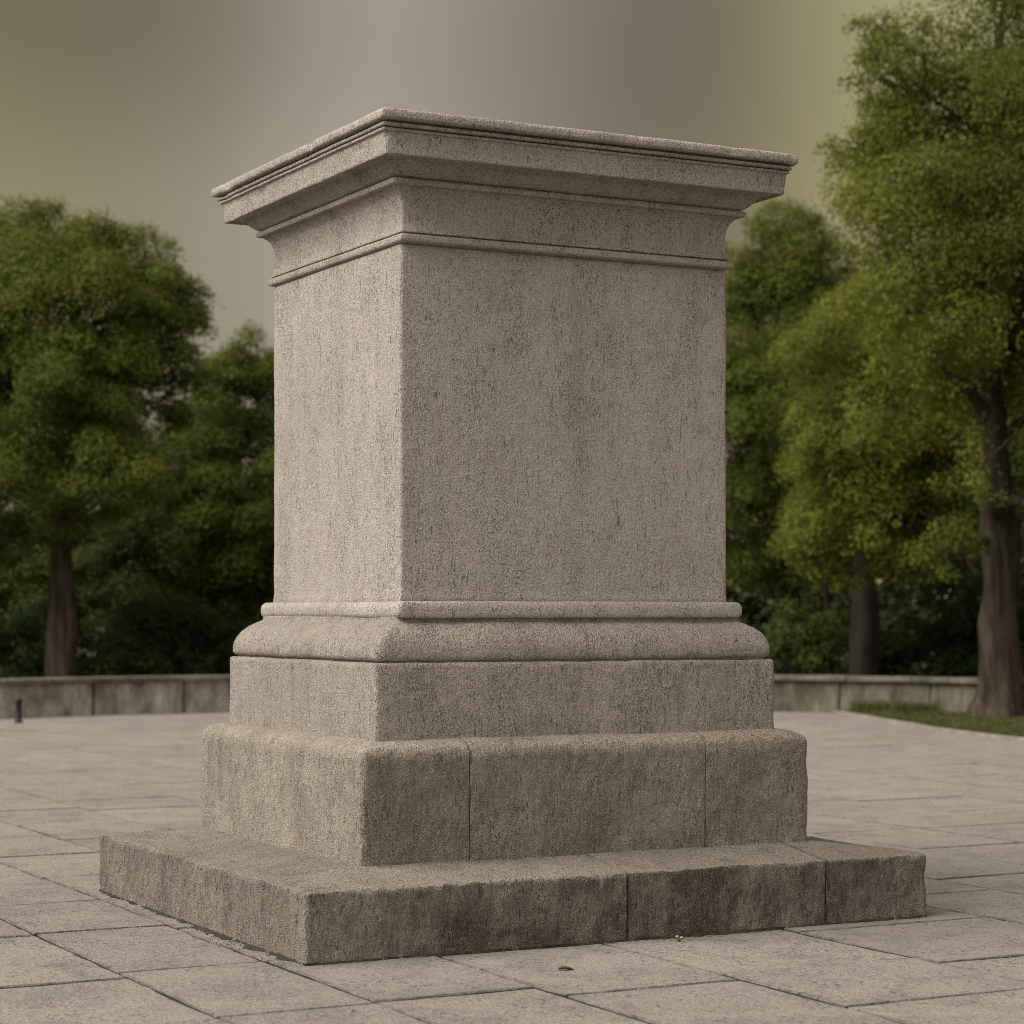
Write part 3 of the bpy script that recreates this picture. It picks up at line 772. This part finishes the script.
# left
tree('leafy_tree', 'broad tree at the left edge with brown trunk rising behind the low wall', 38.2, 62,
     [(62, 640, 0), (62, 580, 0), (60, 540, 0), (66, 480, 0), (72, 420, 0), (74, 350, 0), (76, 270, .1)], .235,
     [(35, 262, 62, 58, 0), (70, 240, 44, 38, .2), (15, 232, 40, 32, .3), (108, 256, 52, 50, .1), (185, 345, 26, 40, .1), (-10, 400, 60, 60, -.6), (72, 310, 80, 74, -.6), (163, 290, 40, 46, -.1), (188, 300, 22, 34, .2), (185, 390, 28, 44, .3), (120, 310, 60, 60, .6), (145, 355, 54, 60, -.3), (60, 400, 82, 62, -1.2), (15, 470, 70, 62, -1.3),
      (135, 462, 56, 46, -1.5), (165, 488, 36, 28, -1.4), (95, 515, 60, 30, -1.3), (-55, 340, 90, 130, 0), (-60, 500, 70, 70, -.4), (70, 390, 90, 80, 1.3), (20, 540, 56, 30, -.8)],
     280000, .066, L_GREEN, M_BARK, 23, G1,
     limbs=[((66, 480, 0), [(78, 448, -.5), (92, 420, -1.0)], .07), ((62, 545, 0), [(100, 540, -.3), (140, 532, -.7)], .05), ((72, 420, 0), [(77, 380, -.5), (79, 350, -.9)], .06)])
tree('leafy_tree', 'smaller green tree directly left of the pedestal shaft, behind the wall', 44, 268,
     [(268, 630, 0), (266, 560, 0), (264, 480, 0), (258, 400, 0)], .18,
     [(238, 362, 32, 32, -.3), (222, 375, 28, 40, -.2), (205, 395, 30, 50, .3), (210, 430, 36, 50, -.1), (190, 450, 36, 50, .4), (272, 380, 30, 30, .3), (275, 405, 44, 48, .1), (222, 440, 42, 58, -.3), (260, 490, 56, 70, -.5), (205, 530, 54, 60, -.4), (250, 590, 60, 60, -.2), (320, 470, 60, 80, .2), (185, 600, 50, 44, 0), (305, 560, 60, 70, 0)],
     190000, .07, L_GREEN, M_BARKD, 29, G1)
tree('leafy_tree', 'shadowed bushy tree behind the broad left tree, nearer the pedestal', 43, 150,
     [(150, 640, 0), (150, 590, 0), (150, 540, 0)], .12,
     [(150, 560, 56, 50, -.2), (150, 490, 60, 60, .5), (195, 460, 34, 50, .6), (70, 490, 70, 60, .8), (0, 490, 60, 60, .8), (-50, 540, 60, 60, .5), (70, 560, 60, 50, .8), (110, 430, 60, 50, .9), (100, 590, 50, 44, .2), (200, 590, 40, 50, .2), (30, 590, 60, 50, .4), (150, 610, 70, 44, -.4)],
     95000, .08, L_DEEP, M_BARKD, 37, G1)
# thin leaning stem
tree('sapling', 'thin leaning sapling stem beside the dark trunk right of the pedestal', 40, 833,
     [(831, 660, 0), (827, 600, 0), (824, 560, 0)], .055, [(822, 535, 26, 24, 0), (832, 560, 20, 16, .2)], 2500, .09, L_DEEP, M_BARKD, 41, None, cat='sapling')

G2 = 'shrubs behind the low wall'
def shrub(label, px, d, h, w, n, seed, mat=L_SHRUB):
    x, y, _ = at(px, HOR, d)
    root = empty('shrub', (x, y, 0)); tag(root, label, 'shrub', G2)
    r_ = random.Random(seed); lob = [(0, 0, h * .5, w, w, h * .5)]
    for k in range(6):
        a = r_.uniform(0, 6.28); lob.append((math.cos(a) * w * .6, math.sin(a) * w * .5, h * r_.uniform(.35, .8), w * .5, w * .5, h * .27))
    bm = bmesh.new()
    for k in range(7):
        l = lob[k]; tube(bm, limb_path((r_.uniform(-.1, .1), r_.uniform(-.1, .1), -.03), l[:3], 6, .03, seed + k), np.linspace(.028, .008, 6), 6)
    link('stems', bm_mesh('stems', bm), M_BARKD, root)
    co, tint = leaves(lob, n, .085, seed, .3, 36, .26, gap=-1.2, pads=False)
    co[:, 2] = np.maximum(co[:, 2], .02)
    leaf_obj('foliage', co, tint, mat, root)
shrub('dark shrub at the left edge, left of the brown trunk', 12, 39.5, 1.9, .9, 9000, 51)
shrub('low dark shrub just right of the left brown trunk', 112, 39.2, 1.35, .8, 8000, 52)
shrub('rounded dark green shrub midway along the left wall', 160, 40, 1.9, .85, 9000, 53)
shrub('tall dark shrub at the left wall beside the pedestal base', 214, 40.5, 1.9, .85, 9000, 54)
shrub('bright green bush over the right wall beside the pedestal base', 800, 39.5, 1.75, .75, 10000, 55, L_DEEP)
shrub('low dark shrub between the two right trunks, nearer the darker one', 890, 40.5, 1.2, .7, 7000, 56)
shrub('bluish dark green shrub just left of the thick right trunk', 942, 39.6, 2.3, .85, 10000, 57)
shrub('dark shrub at the right edge behind the thick trunk', 1018, 39, 1.8, .8, 8000, 58)

# far woodland closing the park: reads as one mass
def woodland():
    g_ = np.random.default_rng(77); lob = []
    for k in range(90):
        a = R(-30 + 60 * k / 89) + g_.normal() * .01; d = g_.uniform(53, 62); h = g_.uniform(4.2, 6.0)
        x, y = d * math.sin(a), d * math.cos(a)
        for z in (.9, 2.2, h - 1.6):
            lob.append((x + g_.normal() * .6, y + g_.normal() * .6, z, 1.7, 1.5, 1.5))
    co, tint = leaves(lob, 120000, .26, 78, .3, 40, .6, shell=.3, gap=-1.2, pads=False)
    return leaf_obj('woodland', co, tint, L_DARK)
tag(woodland(), 'dark mass of far woodland behind the park trees', 'woodland', kind='stuff')

# ------------------------------------------------------------------ light, sky, camera
SUN_EL, SUN_AZ = R(46), math.atan2(-.92, -.39)     # azimuth of the sun as a compass vector (x, y)
sdir = Vector((math.cos(SUN_EL) * -.92, math.cos(SUN_EL) * -.39, math.sin(SUN_EL)))
sl = bpy.data.lights.new('sun', 'SUN'); sl.energy = 1.5; sl.angle = R(58); sl.color = (1.0, .965, .92)
so = bpy.data.objects.new('sun', sl); C.objects.link(so); so.rotation_euler = sdir.to_track_quat('Z', 'Y').to_euler()

w = bpy.data.worlds.new('World'); bpy.context.scene.world = w; w.use_nodes = True
nt = w.node_tree; nt.nodes.clear()
def N(t, **k):
    n = nt.nodes.new(t)
    for a, b in k.items(): setattr(n, a, b)
    return n
def LK(a, b): nt.links.new(a, b)
sky = N('ShaderNodeTexSky', sky_type='NISHITA', sun_disc=False, sun_elevation=SUN_EL, sun_rotation=SUN_AZ, air_density=2, dust_density=6)
tc = N('ShaderNodeTexCoord'); sep = N('ShaderNodeSeparateXYZ'); LK(tc.outputs['Generated'], sep.inputs[0])
ns = N('ShaderNodeTexNoise'); ns.inputs['Scale'].default_value = 3.2; ns.inputs['Detail'].default_value = 2; LK(tc.outputs['Generated'], ns.inputs['Vector'])
# colour of the cloud deck round the compass (murky olive haze to either side of the mauve-grey cloud ahead)
mr = N('ShaderNodeMapRange'); mr.inputs[1].default_value = -.3; mr.inputs[2].default_value = .3; LK(sep.outputs['X'], mr.inputs[0])
nm = N('ShaderNodeMath', operation='MULTIPLY_ADD'); nm.inputs[1].default_value = .16; nm.inputs[2].default_value = -.08; LK(ns.outputs[0], nm.inputs[0])
ad = N('ShaderNodeMath', operation='ADD'); LK(mr.outputs[0], ad.inputs[0]); LK(nm.outputs[0], ad.inputs[1])
cr = N('ShaderNodeValToRGB'); LK(ad.outputs[0], cr.inputs[0])
def setramp(cr, stops):
    el = cr.color_ramp.elements; cr.color_ramp.interpolation = 'B_SPLINE'
    while len(el) > 1: el.remove(el[-1])
    el[0].position = stops[0][0]; el[0].color = (*stops[0][1], 1)
    for p, c in stops[1:]:
        e = el.new(p); e.color = (*c, 1)
setramp(cr, [(.0, (.11, .10, .055)), (.13, (.118, .105, .053)), (.25, (.100, .087, .062)), (.36, (.165, .142, .117)), (.44, (.14, .117, .098)), (.55, (.074, .060, .049)), (.66, (.070, .057, .035)),
             (.74, (.135, .119, .062)), (.82, (.195, .178, .088)), (1., (.175, .162, .088))])
# darker cloud bank higher up ahead, unseen sky overhead and behind the viewer brightened as added fill
ez = N('ShaderNodeValToRGB'); LK(sep.outputs['Z'], ez.inputs[0])
setramp(ez, [(.0, (1.25,) * 3), (.10, (1.25,) * 3), (.20, (.92,) * 3), (.27, (.80,) * 3), (.36, (1.3,) * 3), (.6, (2.6,) * 3), (1., (3.0,) * 3)])
mu = N('ShaderNodeMix', data_type='RGBA', blend_type='MULTIPLY'); mu.inputs[0].default_value = 1; LK(cr.outputs[0], mu.inputs[6]); LK(ez.outputs[0], mu.inputs[7])
# a darker cloud mass high on the left
vd = N('ShaderNodeVectorMath', operation='DISTANCE'); LK(tc.outputs['Generated'], vd.inputs[0]); vd.inputs[1].default_value = (-.19, .94, .29)
dk = N('ShaderNodeMapRange', interpolation_type='SMOOTHSTEP'); dk.inputs[1].default_value = .02; dk.inputs[2].default_value = .15; dk.inputs[3].default_value = .62; dk.inputs[4].default_value = 1; LK(vd.outputs['Value'], dk.inputs[0])
m2 = N('ShaderNodeMix', data_type='RGBA', blend_type='MULTIPLY'); m2.inputs[0].default_value = 1; LK(mu.outputs[2], m2.inputs[6]); LK(dk.outputs[0], m2.inputs[7]); mu = m2
bk = N('ShaderNodeMapRange'); bk.inputs[1].default_value = .55; bk.inputs[2].default_value = -.5; bk.inputs[3].default_value = 0; bk.inputs[4].default_value = 1; LK(sep.outputs['Y'], bk.inputs[0])
mb = N('ShaderNodeMix', data_type='RGBA', blend_type='MIX'); LK(bk.outputs[0], mb.inputs[0]); LK(mu.outputs[2], mb.inputs[6]); mb.inputs[7].default_value = (.30, .288, .275, 1)
bg1 = N('ShaderNodeBackground'); LK(mb.outputs[2], bg1.inputs[0]); bg1.inputs[1].default_value = .675
bg2 = N('ShaderNodeBackground'); LK(sky.outputs[0], bg2.inputs[0]); bg2.inputs[1].default_value = .06
mx = N('ShaderNodeMixShader'); mx.inputs[0].default_value = .03; LK(bg1.outputs[0], mx.inputs[1]); LK(bg2.outputs[0], mx.inputs[2])
wo = N('ShaderNodeOutputWorld'); LK(mx.outputs[0], wo.inputs[0])

cam = bpy.data.cameras.new('camera'); co_ = bpy.data.objects.new('camera', cam); C.objects.link(co_)
co_.location = (0, 0, CAMH); co_.rotation_euler = (R(90), 0, 0)
cam.sensor_width = 36; cam.sensor_fit = 'HORIZONTAL'; cam.lens = 36 * FPX / 1024
cam.shift_y = (HOR - 512) / 1024
cam.clip_start = .1; cam.clip_end = 4000
cam.dof.use_dof = True; cam.dof.focus_distance = 11.2; cam.dof.aperture_fstop = 2.4
sc = bpy.context.scene; sc.camera = co_
sc.view_settings.view_transform = 'Standard'; sc.view_settings.look = 'None'
sc.view_settings.exposure = 1.93; sc.view_settings.gamma = 1
sc.render.engine = 'CYCLES'; sc.cycles.use_denoising = True; sc.cycles.denoiser = 'OPENIMAGEDENOISE'
sc.cycles.denoising_input_passes = 'RGB_ALBEDO_NORMAL'; sc.cycles.denoising_prefilter = 'NONE'; sc.cycles.filter_width = .9
sc.cycles.max_bounces = 6; sc.cycles.diffuse_bounces = 3; sc.cycles.transmission_bounces = 4
